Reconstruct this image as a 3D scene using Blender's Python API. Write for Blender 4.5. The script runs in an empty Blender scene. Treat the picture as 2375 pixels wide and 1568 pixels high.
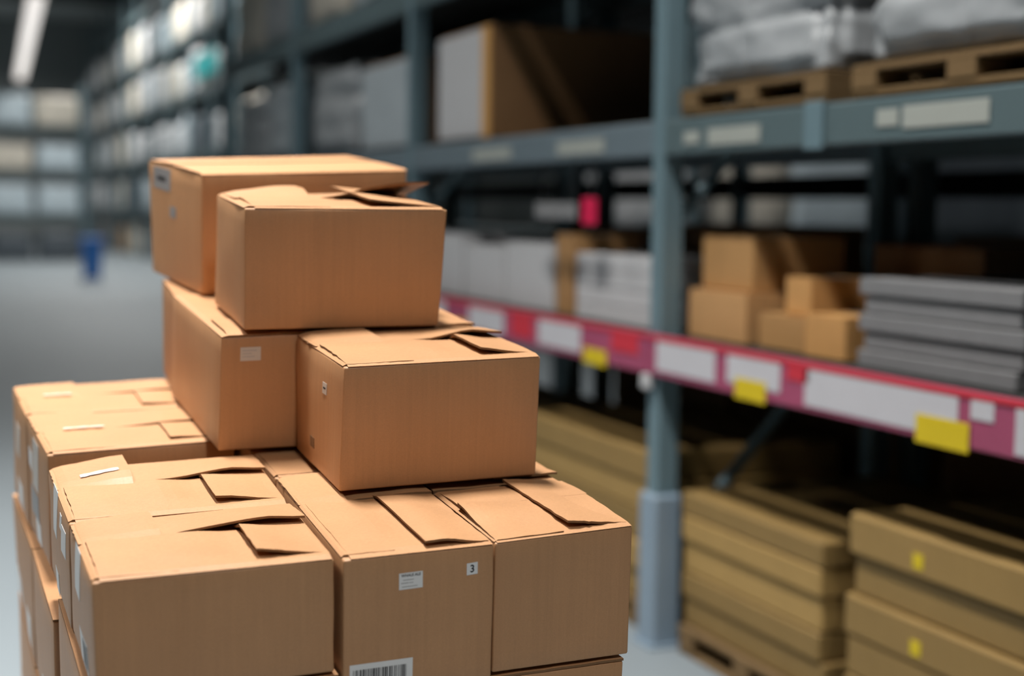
import bpy, bmesh, math, random
from mathutils import Vector, Matrix, noise

random.seed(7)
scene = bpy.context.scene
C = scene.collection
H = 1.70                                   # eye height of the photographer

# ------------------------------------------------------------------ camera
RW = [[0.922301, -0.386332, 0.010428], [-0.025609, -0.088015, -0.99579], [0.385624, 0.918151, -0.09107]]
cam_d = bpy.data.cameras.new('camera')
cam = bpy.data.objects.new('camera', cam_d)
C.objects.link(cam)
r, dn, fw = [Vector(v).normalized() for v in RW]
rot = Matrix((r, -dn, -fw)).transposed().to_4x4()
cam.matrix_world = Matrix.Translation((0, 0, H)) @ rot
cam_d.sensor_width = 36
cam_d.sensor_fit = 'HORIZONTAL'
cam_d.lens = 50.388
cam_d.clip_end = 200
cam_d.dof.use_dof = True
cam_d.dof.focus_distance = 2.15
cam_d.dof.aperture_fstop = 1.6
scene.camera = cam

# ------------------------------------------------------------------ world + exposure
w = bpy.data.worlds.new('world')
scene.world = w
w.use_nodes = True
w.node_tree.nodes['Background'].inputs[0].default_value = (0.55, 0.62, 0.66, 1)
w.node_tree.nodes['Background'].inputs[1].default_value = 0.12
vs = scene.view_settings
vs.view_transform = 'Standard'
vs.look = 'None'
vs.exposure = 0.0
vs.gamma = 1.0
vs.use_curve_mapping = False
scene.cycles.max_bounces = 4
scene.cycles.diffuse_bounces = 3
scene.cycles.glossy_bounces = 2
scene.cycles.caustics_reflective = False
scene.cycles.caustics_refractive = False


# ------------------------------------------------------------------ materials
MATS = {}


def mat(name, col, rough=0.6, spec=0.4, noise_scale=None, noise_amt=0.12, metal=0.0, bump=0.0, bump_scale=60,
        emit=None, stretch=(1, 1, 1), coat=0.0):
    m = bpy.data.materials.new(name)
    m.use_nodes = True
    nt = m.node_tree
    b = nt.nodes['Principled BSDF']
    b.inputs['Base Color'].default_value = (*col, 1)
    b.inputs['Roughness'].default_value = rough
    b.inputs['Specular IOR Level'].default_value = spec
    b.inputs['Metallic'].default_value = metal
    if coat:
        b.inputs['Coat Weight'].default_value = coat
        b.inputs['Coat Roughness'].default_value = 0.25
    tc = nt.nodes.new('ShaderNodeTexCoord')
    mp = nt.nodes.new('ShaderNodeMapping')
    mp.inputs['Scale'].default_value = stretch
    nt.links.new(tc.outputs['Object'], mp.inputs['Vector'])
    if noise_scale:
        n = nt.nodes.new('ShaderNodeTexNoise')
        n.inputs['Scale'].default_value = noise_scale
        n.inputs['Detail'].default_value = 5
        nt.links.new(mp.outputs[0], n.inputs['Vector'])
        mx = nt.nodes.new('ShaderNodeMix')
        mx.data_type = 'RGBA'
        lo = [c * (1 - noise_amt) for c in col]
        hi = [min(1, c * (1 + noise_amt)) for c in col]
        mx.inputs[6].default_value = (*lo, 1)
        mx.inputs[7].default_value = (*hi, 1)
        nt.links.new(n.outputs['Fac'], mx.inputs[0])
        nt.links.new(mx.outputs[2], b.inputs['Base Color'])
    if bump:
        n2 = nt.nodes.new('ShaderNodeTexNoise')
        n2.inputs['Scale'].default_value = bump_scale
        n2.inputs['Detail'].default_value = 4
        nt.links.new(mp.outputs[0], n2.inputs['Vector'])
        bp = nt.nodes.new('ShaderNodeBump')
        bp.inputs['Strength'].default_value = bump
        bp.inputs['Distance'].default_value = 0.01
        nt.links.new(n2.outputs['Fac'], bp.inputs['Height'])
        nt.links.new(bp.outputs[0], b.inputs['Normal'])
    if emit:
        b.inputs['Emission Color'].default_value = (*emit[0], 1)
        b.inputs['Emission Strength'].default_value = emit[1]
    MATS[name] = m
    return m


def cardboard(name, col, rough=0.5, spec=0.45):
    """kraft board: fibre speckle, faint upright flute lines, soft scuffs; tinted by the object's own colour"""
    m = bpy.data.materials.new(name)
    m.use_nodes = True
    nt = m.node_tree
    N = nt.nodes.new
    L = nt.links.new
    b = nt.nodes['Principled BSDF']
    b.inputs['Roughness'].default_value = rough
    b.inputs['Specular IOR Level'].default_value = spec
    tc = N('ShaderNodeTexCoord')
    fib = N('ShaderNodeTexNoise')
    fib.inputs['Scale'].default_value = 420
    fib.inputs['Detail'].default_value = 3
    L(tc.outputs['Object'], fib.inputs['Vector'])
    mp = N('ShaderNodeMapping')
    mp.inputs['Scale'].default_value = (150, 150, 4)
    L(tc.outputs['Object'], mp.inputs['Vector'])
    flu = N('ShaderNodeTexNoise')
    flu.inputs['Scale'].default_value = 1
    flu.inputs['Detail'].default_value = 2
    L(mp.outputs[0], flu.inputs['Vector'])
    big = N('ShaderNodeTexNoise')
    big.inputs['Scale'].default_value = 7
    big.inputs['Detail'].default_value = 3
    L(tc.outputs['Object'], big.inputs['Vector'])

    def mul(a, k, off):
        q = N('ShaderNodeMath')
        q.operation = 'MULTIPLY_ADD'
        L(a, q.inputs[0])
        q.inputs[1].default_value = k
        q.inputs[2].default_value = off
        return q.outputs[0]

    def add(a, c):
        q = N('ShaderNodeMath')
        q.operation = 'ADD'
        L(a, q.inputs[0])
        L(c, q.inputs[1])
        return q.outputs[0]
    v = add(add(mul(fib.outputs['Fac'], 0.22, -0.11), mul(flu.outputs['Fac'], 0.16, -0.08)), mul(big.outputs['Fac'], 0.22, 0.89))
    oi = N('ShaderNodeObjectInfo')
    base = N('ShaderNodeMix')
    base.data_type = 'RGBA'
    base.blend_type = 'MULTIPLY'
    base.inputs[0].default_value = 1
    base.inputs[6].default_value = (*col, 1)
    L(oi.outputs['Color'], base.inputs[7])
    sc = N('ShaderNodeVectorMath')
    sc.operation = 'SCALE'
    L(base.outputs[2], sc.inputs[0])
    L(v, sc.inputs['Scale'])
    L(sc.outputs[0], b.inputs['Base Color'])
    bp = N('ShaderNodeBump')
    bp.inputs['Strength'].default_value = 0.12
    bp.inputs['Distance'].default_value = 0.004
    L(add(flu.outputs['Fac'], big.outputs['Fac']), bp.inputs['Height'])
    L(bp.outputs[0], b.inputs['Normal'])
    MATS[name] = m
    return m


KRAFT = cardboard('kraft_board', (0.46, 0.242, 0.114))
KEDGE = cardboard('kraft_cut_edge', (0.20, 0.11, 0.055), rough=0.9, spec=0.1)
PAPER = mat('sticker_paper', (0.72, 0.71, 0.70), 0.5, 0.4, 40, 0.04)
GREYPAPER = mat('grey_sticker', (0.30, 0.29, 0.29), 0.45, 0.4, 60, 0.15)
PALEPAPER = mat('pale_sticker', (0.55, 0.50, 0.45), 0.4, 0.5, 40, 0.06)
INK = mat('black_ink', (0.012, 0.012, 0.013), 0.6)
GREYINK = mat('grey_ink', (0.16, 0.16, 0.16), 0.6)
FADEINK = mat('faded_ink', (0.42, 0.41, 0.40), 0.6)
TAPE = mat('glare_tape', (0.80, 0.74, 0.68), 0.12, 0.6)  # tape strips with their glare put into a whitish colour
CONCRETE = mat('polished_concrete', (0.215, 0.25, 0.272), 0.55, 0.25, 0.7, 0.06, bump=0.02, bump_scale=8)
RAMPSTEEL = mat('ramp_steel', (0.35, 0.37, 0.39), 0.5, 0.5, 20, 0.1)
CEIL = mat('ceiling_sheet', (0.66, 0.70, 0.69), 0.8, 0.2, 2, 0.1)
PURLIN = mat('purlin_steel', (0.05, 0.058, 0.056), 0.7, 0.3, 5, 0.1)
WALL = mat('wall_panel', (0.30, 0.33, 0.33), 0.8, 0.2, 0.4, 0.08)
POSTM = mat('rack_post_paint', (0.13, 0.20, 0.23), 0.45, 0.5, 6, 0.06)
GUARDM = mat('post_guard_paint', (0.22, 0.29, 0.36), 0.4, 0.5, 6, 0.06)
BEAMM = mat('rack_beam_paint', (0.085, 0.125, 0.135), 0.5, 0.5, 6, 0.06)
BEAMB = mat('rack_beam_blue_grey', (0.13, 0.17, 0.195), 0.5, 0.5, 6, 0.06)
DECKM = mat('deck_board', (0.045, 0.045, 0.043), 0.8, 0.2, 10, 0.15)
RAILM = mat('rail_magenta', (0.33, 0.065, 0.13), 0.45, 0.4, 3, 0.2)
REDM = mat('red_card', (0.55, 0.03, 0.05), 0.5, 0.4, 8, 0.08)
CRIMSON = mat('crimson_sign', (0.62, 0.01, 0.07), 0.5, 0.4, 8, 0.08)
CARDW = mat('white_card', (0.52, 0.51, 0.54), 0.5, 0.4, 8, 0.05)
YELLOW = mat('yellow_card', (0.62, 0.46, 0.01), 0.5, 0.4, 8, 0.06)
BEAMCARD = mat('beam_card', (0.34, 0.36, 0.33), 0.5, 0.4, 8, 0.05)
FLATM = cardboard('flat_pack_board', (0.30, 0.19, 0.065), rough=0.6, spec=0.3)
TANM = cardboard('tan_board', (0.46, 0.27, 0.12), rough=0.6, spec=0.3)
BROWNM = cardboard('brown_board', (0.22, 0.12, 0.055), rough=0.65, spec=0.25)
WOOD = mat('pallet_wood', (0.17, 0.108, 0.05), 0.8, 0.2, 14, 0.25, stretch=(1, 6, 6))
WRAPM = mat('stretch_wrap', (0.30, 0.32, 0.335), 0.38, 0.5, 6, 0.16, bump=0.5, bump_scale=9)
WRAPB = mat('stretch_wrap_blue', (0.40, 0.45, 0.48), 0.4, 0.5, 6, 0.16, bump=0.5, bump_scale=9)
WRAPT = mat('stretch_wrap_beige', (0.46, 0.43, 0.37), 0.4, 0.5, 6, 0.16, bump=0.5, bump_scale=9)
WRAPD = mat('stretch_wrap_dark', (0.09, 0.11, 0.13), 0.4, 0.5, 6, 0.2, bump=0.5, bump_scale=9)
FARW = mat('far_wrap_pale_lit', (0.66, 0.68, 0.70), 0.5, 0.4, 4, 0.2)  # far wraps: copies lightened in colour to make the distant loads look lit
FARB = mat('far_wrap_blue_lit', (0.52, 0.62, 0.68), 0.5, 0.4, 4, 0.2)
FART = mat('far_wrap_beige_lit', (0.64, 0.60, 0.52), 0.5, 0.4, 4, 0.2)
GREYB = mat('grey_board', (0.20, 0.20, 0.205), 0.5, 0.4, 14, 0.1)
PALEB = mat('pale_carton', (0.50, 0.50, 0.51), 0.6, 0.3, 14, 0.05)
BLUEM = mat('blue_plastic', (0.03, 0.16, 0.50), 0.4, 0.5, 10, 0.05)
TEALM = mat('teal_sign', (0.03, 0.50, 0.52), 0.4, 0.5, 10, 0.05)
DARKM = mat('dark_plastic', (0.02, 0.02, 0.022), 0.5, 0.4, 10, 0.1)
LAMPM = mat('lamp_diffuser', (0.9, 0.9, 0.88), 0.5, 0.3, emit=((1.0, 0.95, 0.9), 3.0))
STRIPM = mat('light_strip_diffuser', (0.9, 0.88, 0.85), 0.5, 0.3, emit=((1.0, 0.93, 0.88), 0.9))
UPM = mat('added_uplight', (0.9, 0.9, 0.88), 0.5, 0.3, emit=((0.96, 1.0, 0.97), 5.0))
HOUSEM = mat('lamp_housing', (0.30, 0.31, 0.31), 0.5, 0.5, 10, 0.05)


# ------------------------------------------------------------------ object helpers
def link(name, me, mats, parent=None, loc=(0, 0, 0), rotz=0.0, color=None):
    o = bpy.data.objects.new(name, me)
    C.objects.link(o)
    if mats is not None and not me.materials:
        for m in (mats if isinstance(mats, (list, tuple)) else [mats]):
            me.materials.append(m)
    o.location = loc
    o.rotation_euler = (0, 0, rotz)
    if parent is not None:
        o.parent = parent
    if color:
        o.color = (*color, 1)
    return o


def empty(name, loc=(0, 0, 0), rotz=0.0, matrix=None):
    o = bpy.data.objects.new(name, None)
    C.objects.link(o)
    o.empty_display_size = 0.1
    if matrix is not None:
        o.matrix_world = matrix
    else:
        o.location = loc
        o.rotation_euler = (0, 0, rotz)
    return o


def tag(o, label, cat, group=None):
    o['label'] = label
    o['category'] = cat
    if group:
        o['group'] = group
    return o


def pyd(name, verts, faces, smooth=False, fmat=None):
    me = bpy.data.meshes.new(name)
    me.from_pydata([tuple(v) for v in verts], [], faces)
    if fmat:
        me.polygons.foreach_set('material_index', fmat)
    if smooth:
        me.polygons.foreach_set('use_smooth', [True] * len(me.polygons))
    me.update()
    return me


def cbox(name, sx, sy, sz, ch=0.004, base=True):
    """chamfered block centred in x, y; standing on z = 0 when base"""
    bm = bmesh.new()
    bmesh.ops.create_cube(bm, size=1)
    bmesh.ops.scale(bm, vec=(sx, sy, sz), verts=bm.verts)
    if ch > 0:
        bmesh.ops.bevel(bm, geom=bm.edges[:], offset=min(ch, 0.3 * min(sx, sy, sz)), segments=1, affect='EDGES')
    if base:
        bmesh.ops.translate(bm, vec=(0, 0, sz / 2), verts=bm.verts)
    me = bpy.data.meshes.new(name)
    bm.to_mesh(me)
    bm.free()
    return me


def block(name, x0, x1, y0, y1, z0, z1, m, parent=None, ch=0.004, org=(0, 0, 0), color=None):
    me = cbox(name, x1 - x0, y1 - y0, z1 - z0, ch)
    return link(name, me, m, parent, ((x0 + x1) / 2 - org[0], (y0 + y1) / 2 - org[1], z0 - org[2]), color=color)


def structure(o):
    o['kind'] = 'structure'
    return o


def smooth(a, b, x):
    t = max(0.0, min(1.0, (x - a) / (b - a)))
    return t * t * (3 - 2 * t)


# ------------------------------------------------------------------ lights: high-bay lamps above the aisles and added fill lamps
def ceiling_lamp(x, y, z, power, label, size=(0.5, 1.3), spread=110):
    t = tag(empty('ceiling_lamp', (x, y, z)), label, 'lamp', 'high bay lamps over the aisles')
    link('housing', cbox('housing', size[0] + 0.08, size[1] + 0.08, 0.10, 0.02), HOUSEM, t)
    link('diffuser', cbox('diffuser', size[0], size[1], 0.02, 0.004), LAMPM, t, (0, 0, -0.021))
    for s in (-1, 1):
        link('cable', cbox('cable', 0.012, 0.012, 9.4 - z - 0.12, 0), DARKM, t, (0, s * size[1] * 0.4, 0.1))
    ld = bpy.data.lights.new('lamp_light', 'AREA')
    ld.shape = 'RECTANGLE'
    ld.size, ld.size_y = size
    ld.energy = power
    ld.color = (1.0, 0.97, 0.93)
    ld.spread = math.radians(spread)
    lo = bpy.data.objects.new('lamp_light', ld)
    C.objects.link(lo)
    lo.parent = t
    lo.location = (0, 0, -0.04)


FORD = ['first', 'second', 'third', 'fourth', 'fifth', 'sixth', 'seventh', 'eighth', 'ninth', 'tenth', 'eleventh', 'twelfth', 'thirteenth']
ORD = ['first', 'second', 'third', 'fourth', 'fifth', 'sixth', 'seventh', 'eighth', 'ninth']
for i, (y, p, z, sp) in enumerate([(-3.0, 190, 6.6, 120), (3.0, 228, 6.6, 110), (8.5, 85, 6.6, 110), (17, 15, 8.8, 150), (27, 30, 8.8, 160), (38, 130, 8.8, 160), (56, 420, 8.8, 160)]):  # first: added fill behind the camera; last: added to light the back wall
    ceiling_lamp(0.35, y, z, p, 'unseen high bay lamp over the carton aisle, %s along the row' % ORD[i], spread=sp)
for i, (y, p, z, sp) in enumerate([(4, 70, 6.6, 110), (11, 70, 6.6, 110), (20, 200, 8.8, 150), (30, 380, 8.8, 160), (38, 430, 8.8, 160), (46, 430, 8.8, 160)]):
    ceiling_lamp(5.0, y, z, p, 'high bay lamp over the aisle behind the near rack, %s along the row' % ORD[i], spread=sp)

ceiling_lamp(-2.3, 5.4, 6.6, 250, 'added unseen fill lamp over the open floor left of the cartons', spread=92)  # added fill for the left faces and the near floor

# ------------------------------------------------------------------ the hall
X0, X1, Y0, Y1, ZC = -9.0, 12.0, -7.0, 64.0, 9.4
structure(block('floor', X0, X1, Y0, Y1, -0.2, 0.0, CONCRETE, ch=0))
ce = structure(block('ceiling', X0, X1, Y0, Y1, ZC, ZC + 0.2, CEIL, ch=0))
pm = cbox('purlin', X1 - X0, 0.22, 0.35, 0.02)
for i in range(22):
    link('purlin', pm, PURLIN, ce, (0, -28 + i * 2.8 - 3.0, -0.36))
structure(block('wall_left', X0 - 0.2, X0, Y0, Y1, 0, ZC, WALL, ch=0))
structure(block('wall_right', X1, X1 + 0.2, Y0, Y1, 0, ZC, WALL, ch=0))
structure(block('wall_back', X0, X1, Y1, Y1 + 0.2, 0, ZC, WALL, ch=0))
structure(block('wall_front', X0, X1, Y0 - 0.2, Y0, 0, ZC, WALL, ch=0))

# ------------------------------------------------------------------ the carton stack
# stack frame (x right, y away, z up, in carton units) -> metres in the hall; the load stands on a shallow ramp
K = 0.75
SM = Matrix(((0.999888, 0.0021, -0.014822), (-0.003175, 0.997334, -0.072905), (0.014629, 0.072944, 0.997229)))
CS = Vector((-0.25054, -2.40318, 0.81509))
qx, qy, qz = [SM.col[i].normalized() for i in range(3)]
SROT = Matrix((qx, qy, qz)).transposed()
SMAT = Matrix.Translation(Vector((0, 0, H)) - SROT @ (CS * K)) @ SROT.to_4x4()
ZR = -1.62                                   # ramp surface in the stack frame
rv = []
for (x, y) in ((-0.03, -0.3), (1.12, -0.3), (1.12, 1.95), (-0.03, 1.95)):
    p = SMAT @ (Vector((x, y, ZR)) * K)
    p.z = max(p.z, 0.003)
    rv.append(p)
ramp = pyd('floor_ramp', [Vector((p.x, p.y, 0.001)) for p in rv] + rv,
           [(3, 2, 1, 0), (4, 5, 6, 7), (0, 1, 5, 4), (1, 2, 6, 5), (2, 3, 7, 6), (3, 0, 4, 7)])
structure(link('floor_ramp', ramp, RAMPSTEEL))

ZP = ZR + 0.144 / K + 0.002                  # pallet deck in the stack frame
pal = tag(empty('wooden_pallet', matrix=SMAT @ Matrix.Translation(Vector((0.505, 0.88, ZR + 0.001)) * K)),
          'wooden pallet carrying the stack of brown cartons', 'pallet')
PW, PD = 1.08 * K, 1.8 * K
bmesh_board = cbox('deck_board', PW, 0.10, 0.022, 0.003)
for i in range(9):
    link('deck_board', bmesh_board, WOOD, pal, (0, -PD / 2 + 0.05 + i * (PD - 0.10) / 8, 0.122))
bmesh_str = cbox('stringer', 0.09, PD, 0.10, 0.003)
for s in (-1, 0, 1):
    link('stringer', bmesh_str, WOOD, pal, (s * (PW / 2 - 0.05), 0, 0.022))
bmesh_bot = cbox('bottom_board', PW, 0.10, 0.021, 0.003)
for s in (-1, 0, 1):
    link('bottom_board', bmesh_bot, WOOD, pal, (0, s * (PD / 2 - 0.05), 0))

CORN = ('FLb', 'FRb', 'BRb', 'BLb', 'FLt', 'FRt', 'BRt', 'BLt')


class Carton:
    """corner positions in stack units; u runs left to right, v front to back, t bottom to top"""

    def __init__(self, c, label, group='brown cartons in the stack', tint=1.0, bulge=0.004, seed=0, n=8, drop=0.0045):
        P = {k: Vector(v) * K for k, v in c.items()}
        self.base = (P['FLb'] + P['FRb'] + P['BRb'] + P['BLb']) / 4
        self.P = {k: v - self.base for k, v in P.items()}
        self.w = (P['FRt'] - P['FLt']).length
        self.d = (P['BLt'] - P['FLt']).length
        self.h = (P['FLt'] - P['FLb']).length
        self.root = tag(empty('carton', matrix=SMAT @ Matrix.Translation(self.base)), label, 'carton', group)
        self.tint = (tint, tint, tint)
        self.bulge = bulge
        self.seed = seed
        self.drop = drop
        self.body(n)

    def at(self, u, v, t):
        P = self.P
        b = (P['FLb'] * (1 - u) + P['FRb'] * u) * (1 - v) + (P['BLb'] * (1 - u) + P['BRb'] * u) * v
        a = (P['FLt'] * (1 - u) + P['FRt'] * u) * (1 - v) + (P['BLt'] * (1 - u) + P['BRt'] * u) * v
        return b * (1 - t) + a * t

    def side(self, u, v, t):
        """bulged point on the shell"""
        p = self.at(u, v, t)
        bl = self.bulge
        s = math.sin
        k = s(math.pi * min(1, max(0, t)))
        nz = noise.noise(Vector((u * 2.3 + self.seed, v * 2.1 - self.seed, t * 2 + 3.1 * self.seed)))
        p.y += (-bl if v < .5 else bl) * abs(2 * v - 1) ** 6 * (k * s(math.pi * u) + 0.5 * nz)
        p.x += (-bl if u < .5 else bl) * abs(2 * u - 1) ** 6 * (k * s(math.pi * v) + 0.5 * nz)
        return p

    def body(self, n):
        r = 0.0035
        dims = (self.w, self.d, self.h - self.drop)

        def par(L):
            q = [0, r * 0.3, r] + [r + (L - 2 * r) * i / n for i in range(1, n)] + [L - r, L - r * 0.3, L]
            return q
        ax = [par(L) for L in dims]
        verts, idx, faces = [], {}, []

        def vert(i, j, k):
            key = (i, j, k)
            if key in idx:
                return idx[key]
            p = Vector((ax[0][i], ax[1][j], ax[2][k]))
            inn = Vector([min(max(p[a], r), dims[a] - r) for a in range(3)])
            dv = p - inn
            if dv.length > 1e-9:
                p = inn + dv.normalized() * r
            q = self.side(p.x / dims[0], p.y / dims[1], p.z / (dims[2] + self.drop))
            idx[key] = len(verts)
            verts.append(q)
            return idx[key]
        m = [len(a) - 1 for a in ax]
        for i in range(m[0]):
            for j in range(m[1]):
                faces.append((vert(i, j, m[2]), vert(i + 1, j, m[2]), vert(i + 1, j + 1, m[2]), vert(i, j + 1, m[2])))
                faces.append((vert(i, j, 0), vert(i, j + 1, 0), vert(i + 1, j + 1, 0), vert(i + 1, j, 0)))
        for i in range(m[0]):
            for k in range(m[2]):
                faces.append((vert(i, 0, k), vert(i + 1, 0, k), vert(i + 1, 0, k + 1), vert(i, 0, k + 1)))
                faces.append((vert(i, m[1], k), vert(i, m[1], k + 1), vert(i + 1, m[1], k + 1), vert(i + 1, m[1], k)))
        for j in range(m[1]):
            for k in range(m[2]):
                faces.append((vert(0, j, k), vert(0, j, k + 1), vert(0, j + 1, k + 1), vert(0, j + 1, k)))
                faces.append((vert(m[0], j, k), vert(m[0], j + 1, k), vert(m[0], j + 1, k + 1), vert(m[0], j, k + 1)))
        me = pyd('body', verts, faces, smooth=True)
        link('body', me, KRAFT, self.root, color=self.tint)

    def flap(self, u0, u1, v0, v1, hf, nu=18, nv=12, th=0.0035, hinge=None, tint=1.0, rough=0.0, lab=None):
        """corrugated flap; hf(u, v) = lift in metres of its underside above the inner top"""
        def edge(a, b, n):
            return [a + (b - a) * i / n for i in range(n + 1)]
        U, V = edge(u0, u1, nu), edge(v0, v1, nv)
        top, bot = [], []
        for j, v in enumerate(V):
            for i, u in enumerate(U):
                uu, vv = u, v
                if rough:
                    nn = noise.noise(Vector((u * 31 + self.seed, v * 27, 5.0)))
                    if hinge != 'L' and i == 0 or hinge != 'R' and i == nu:
                        uu += rough * nn / self.w
                    if hinge != 'F' and j == 0 or hinge != 'B' and j == nv:
                        vv += rough * nn / self.d
                p = self.at(uu, vv, 1.0)
                h = hf(u, v) - self.drop
                e = 0.0015 * noise.noise(Vector((u * 5 + self.seed, v * 4, 1.7)))
                hd = {'L': u * self.w, 'R': (1 - u) * self.w, 'F': v * self.d, 'B': (1 - v) * self.d}.get(hinge, 1)
                e *= min(1, hd / 0.05)
                dip = -th * 0.8 * (1 - smooth(0, 0.004, hd)) if hinge else 0
                bot.append(p + Vector((0, 0, h + e)))
                top.append(p + Vector((0, 0, h + e + th + dip)))
        n = len(top)
        W = nu + 1
        verts = top + bot
        faces, fm = [], []
        for j in range(nv):
            for i in range(nu):
                a = j * W + i
                faces.append((a, a + 1, a + 1 + W, a + W))
                fm.append(0)
                faces.append((n + a, n + a + W, n + a + 1 + W, n + a + 1))
                fm.append(0)
        for i in range(nu):
            for (a, b, hg) in ((i, i + 1, 'F'), (nv * W + i + 1, nv * W + i, 'B')):
                faces.append((a, n + a, n + b, b))
                fm.append(0 if hinge == hg else 1)
        for j in range(nv):
            for (a, b, hg) in ((j * W + W, j * W, 'L') if False else ((j + 1) * W, j * W, 'L'), (j * W + nu, (j + 1) * W + nu, 'R')):
                faces.append((a, n + a, n + b, b))
                fm.append(0 if hinge == hg else 1)
        me = pyd('flap', verts, faces, fmat=fm)
        o = link('flap', me, [KRAFT, KEDGE], self.root, color=tuple(c * tint for c in self.tint))
        if lab:
            o['label'] = lab
        return o

    def pinwheel(self, lift=0.008, us=0.66, vs=0.58, ul=0.35, right=0.006, back_left=0.004, ue=0.03, u_slot=0.45, rough=0.0015, th=0.0037, vr=0.09):
        """four interlocked flaps: left over back, back over right, right over front, front over left"""

        def left(u, v):
            f = smooth(vs - .08, vs + .06, v)
            return f * (th + back_left * smooth(0, ul, u)) * smooth(0, 0.06, u)

        def back(u, v):
            f = (1 - v) / (1 - vs)
            return f * (th * smooth(ul - .02, ul + .1, u) + (lift + th) * smooth(u_slot - .1, .85, u) * (1 - 0.45 * smooth(.8, 1.0, u)))

        def rightf(u, v):
            g = smooth(0, 0.35, 1 - u)
            return g * (0.3 * th + (right + th) * (1 - smooth(vs - .06, vs + .05, v)))

        def front(u, v):
            return smooth(0, 0.5, v / vs) * th * (1 - smooth(us - .22, us - .05, u)) + 0.0002
        self.flap(0.0, ul, 0.03, 0.985, left, hinge='L', rough=rough)
        self.flap(0.0, 0.995, vs, 1.0, back, hinge='B', rough=rough)
        self.flap(us, 1.0, vr, 0.97, rightf, hinge='R', rough=rough)
        self.flap(ue, 0.99, 0.0, vs - 0.004, front, hinge='F', rough=rough)

    # flat paper on a face -------------------------------------------------
    def sticker(self, face, a, b, wa, hb, m=None, skew=0.0, name='sticker', th=0.0006):
        """a, b: centre (0..1 along the face, 0..1 up); wa, hb: size in metres"""
        La = self.d if face in 'LR' else self.w
        pts = []
        n = 5
        for j in range(n + 1):
            for i in range(n + 1):
                da = (i / n - .5) * wa
                db = (j / n - .5) * hb + skew * da
                aa = a + da / La
                bb = b + db / self.h
                if face == 'L':
                    p = self.side(0, aa, bb) + Vector((-th, 0, 0))
                elif face == 'F':
                    p = self.side(aa, 0, bb) + Vector((0, -th, 0))
                pts.append(p)
        W = n + 1
        faces = []
        for j in range(n):
            for i in range(n):
                q = (j * W + i, j * W + i + 1, (j + 1) * W + i + 1, (j + 1) * W + i)
                faces.append(q if face == 'F' else q[::-1])
        nrm = Vector((0, th * 0.8, 0)) if face == 'F' else Vector((th * 0.8, 0, 0))
        N = len(pts)
        verts = pts + [p + nrm for p in pts]
        rim = [i for i in range(W)] + [j * W + n for j in range(1, W)] + [n * W + i for i in range(n - 1, -1, -1)] + [j * W for j in range(n - 1, 0, -1)]
        for q in range(len(rim)):
            x, y = rim[q], rim[(q + 1) % len(rim)]
            faces.append((x, N + x, N + y, y))
        me = pyd(name, verts, faces)
        o = link(name, me, m or PAPER, self.root)
        self.last = (face, a, b, wa, hb, skew, o)
        return o

    def print_on(self, rects, m, name='print'):
        """flat printed bars on the last sticker; rects in 0..1 sticker coordinates (x0, x1, y0, y1)"""
        face, a, b, wa, hb, skew, o = self.last
        La = self.d if face in 'LR' else self.w
        verts, faces = [], []
        for (x0, x1, y0, y1) in rects:
            k = len(verts)
            for (x, y) in ((x0, y0), (x1, y0), (x1, y1), (x0, y1)):
                da = (x - .5) * wa
                aa, bb = a + da / La, b + ((y - .5) * hb + skew * da) / self.h
                p = self.side(aa, 0, bb) + Vector((0, -0.0009, 0)) if face == 'F' else self.side(0, aa, bb) + Vector((-0.0009, 0, 0))
                verts.append(p)
            faces.append((k, k + 1, k + 2, k + 3) if face == 'F' else (k + 3, k + 2, k + 1, k))
        return link(name, pyd(name, verts, faces), m, o)

    def text_on(self, txt, x, y, size, m, name='lettering', stretch=1.0, bold=0.0):
        face, a, b, wa, hb, skew, o = self.last
        cu = bpy.data.curves.new(name, 'FONT')
        cu.body = txt
        cu.size = size
        cu.align_x = 'CENTER'
        cu.align_y = 'CENTER'
        cu.offset = bold
        tmp = bpy.data.objects.new('tmp', cu)
        C.objects.link(tmp)
        bpy.context.view_layer.update()
        me = bpy.data.meshes.new_from_object(tmp.evaluated_get(bpy.context.evaluated_depsgraph_get()))
        bpy.data.objects.remove(tmp)
        bpy.data.curves.remove(cu)
        for vtx in me.vertices:
            da = (x - .5) * wa + vtx.co.x * stretch
            db = (y - .5) * hb + vtx.co.y + skew * da
            vtx.co = self.side(a + da / self.w, 0, b + db / self.h) + Vector((0, -0.0009, 0))
        me.materials.clear()
        return link(name, me, m, o)

    def tape(self, u0, u1, v, wv, h=0.0095):
        verts, faces = [], []
        n = 8
        for i in range(n + 1):
            u = u0 + (u1 - u0) * i / n
            for s in (-1, 1):
                verts.append(self.at(u, v + s * wv / 2 + 0.004 * math.sin(i * 2.1) * s, 1) + Vector((0, 0, h(u) if callable(h) else h)))
        for i in range(n):
            a = 2 * i
            faces.append((a, a + 2, a + 3, a + 1))
        o = link('tape', pyd('tape', verts, faces), TAPE, self.root)
        md = o.modifiers.new('thickness', 'SOLIDIFY')
        md.thickness = 0.0004
        return o


def cor(x0, x1, y0, y1, z0, z1, **kw):
    c = {'FLb': (x0, y0, z0), 'FRb': (x1, y0, z0), 'BRb': (x1, y1, z0), 'BLb': (x0, y1, z0),
         'FLt': (x0, y0, z1), 'FRt': (x1, y0, z1), 'BRt': (x1, y1, z1), 'BLt': (x0, y1, z1)}
    c.update(kw)
    return c


G = 'brown cartons stacked on the pallet'
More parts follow.
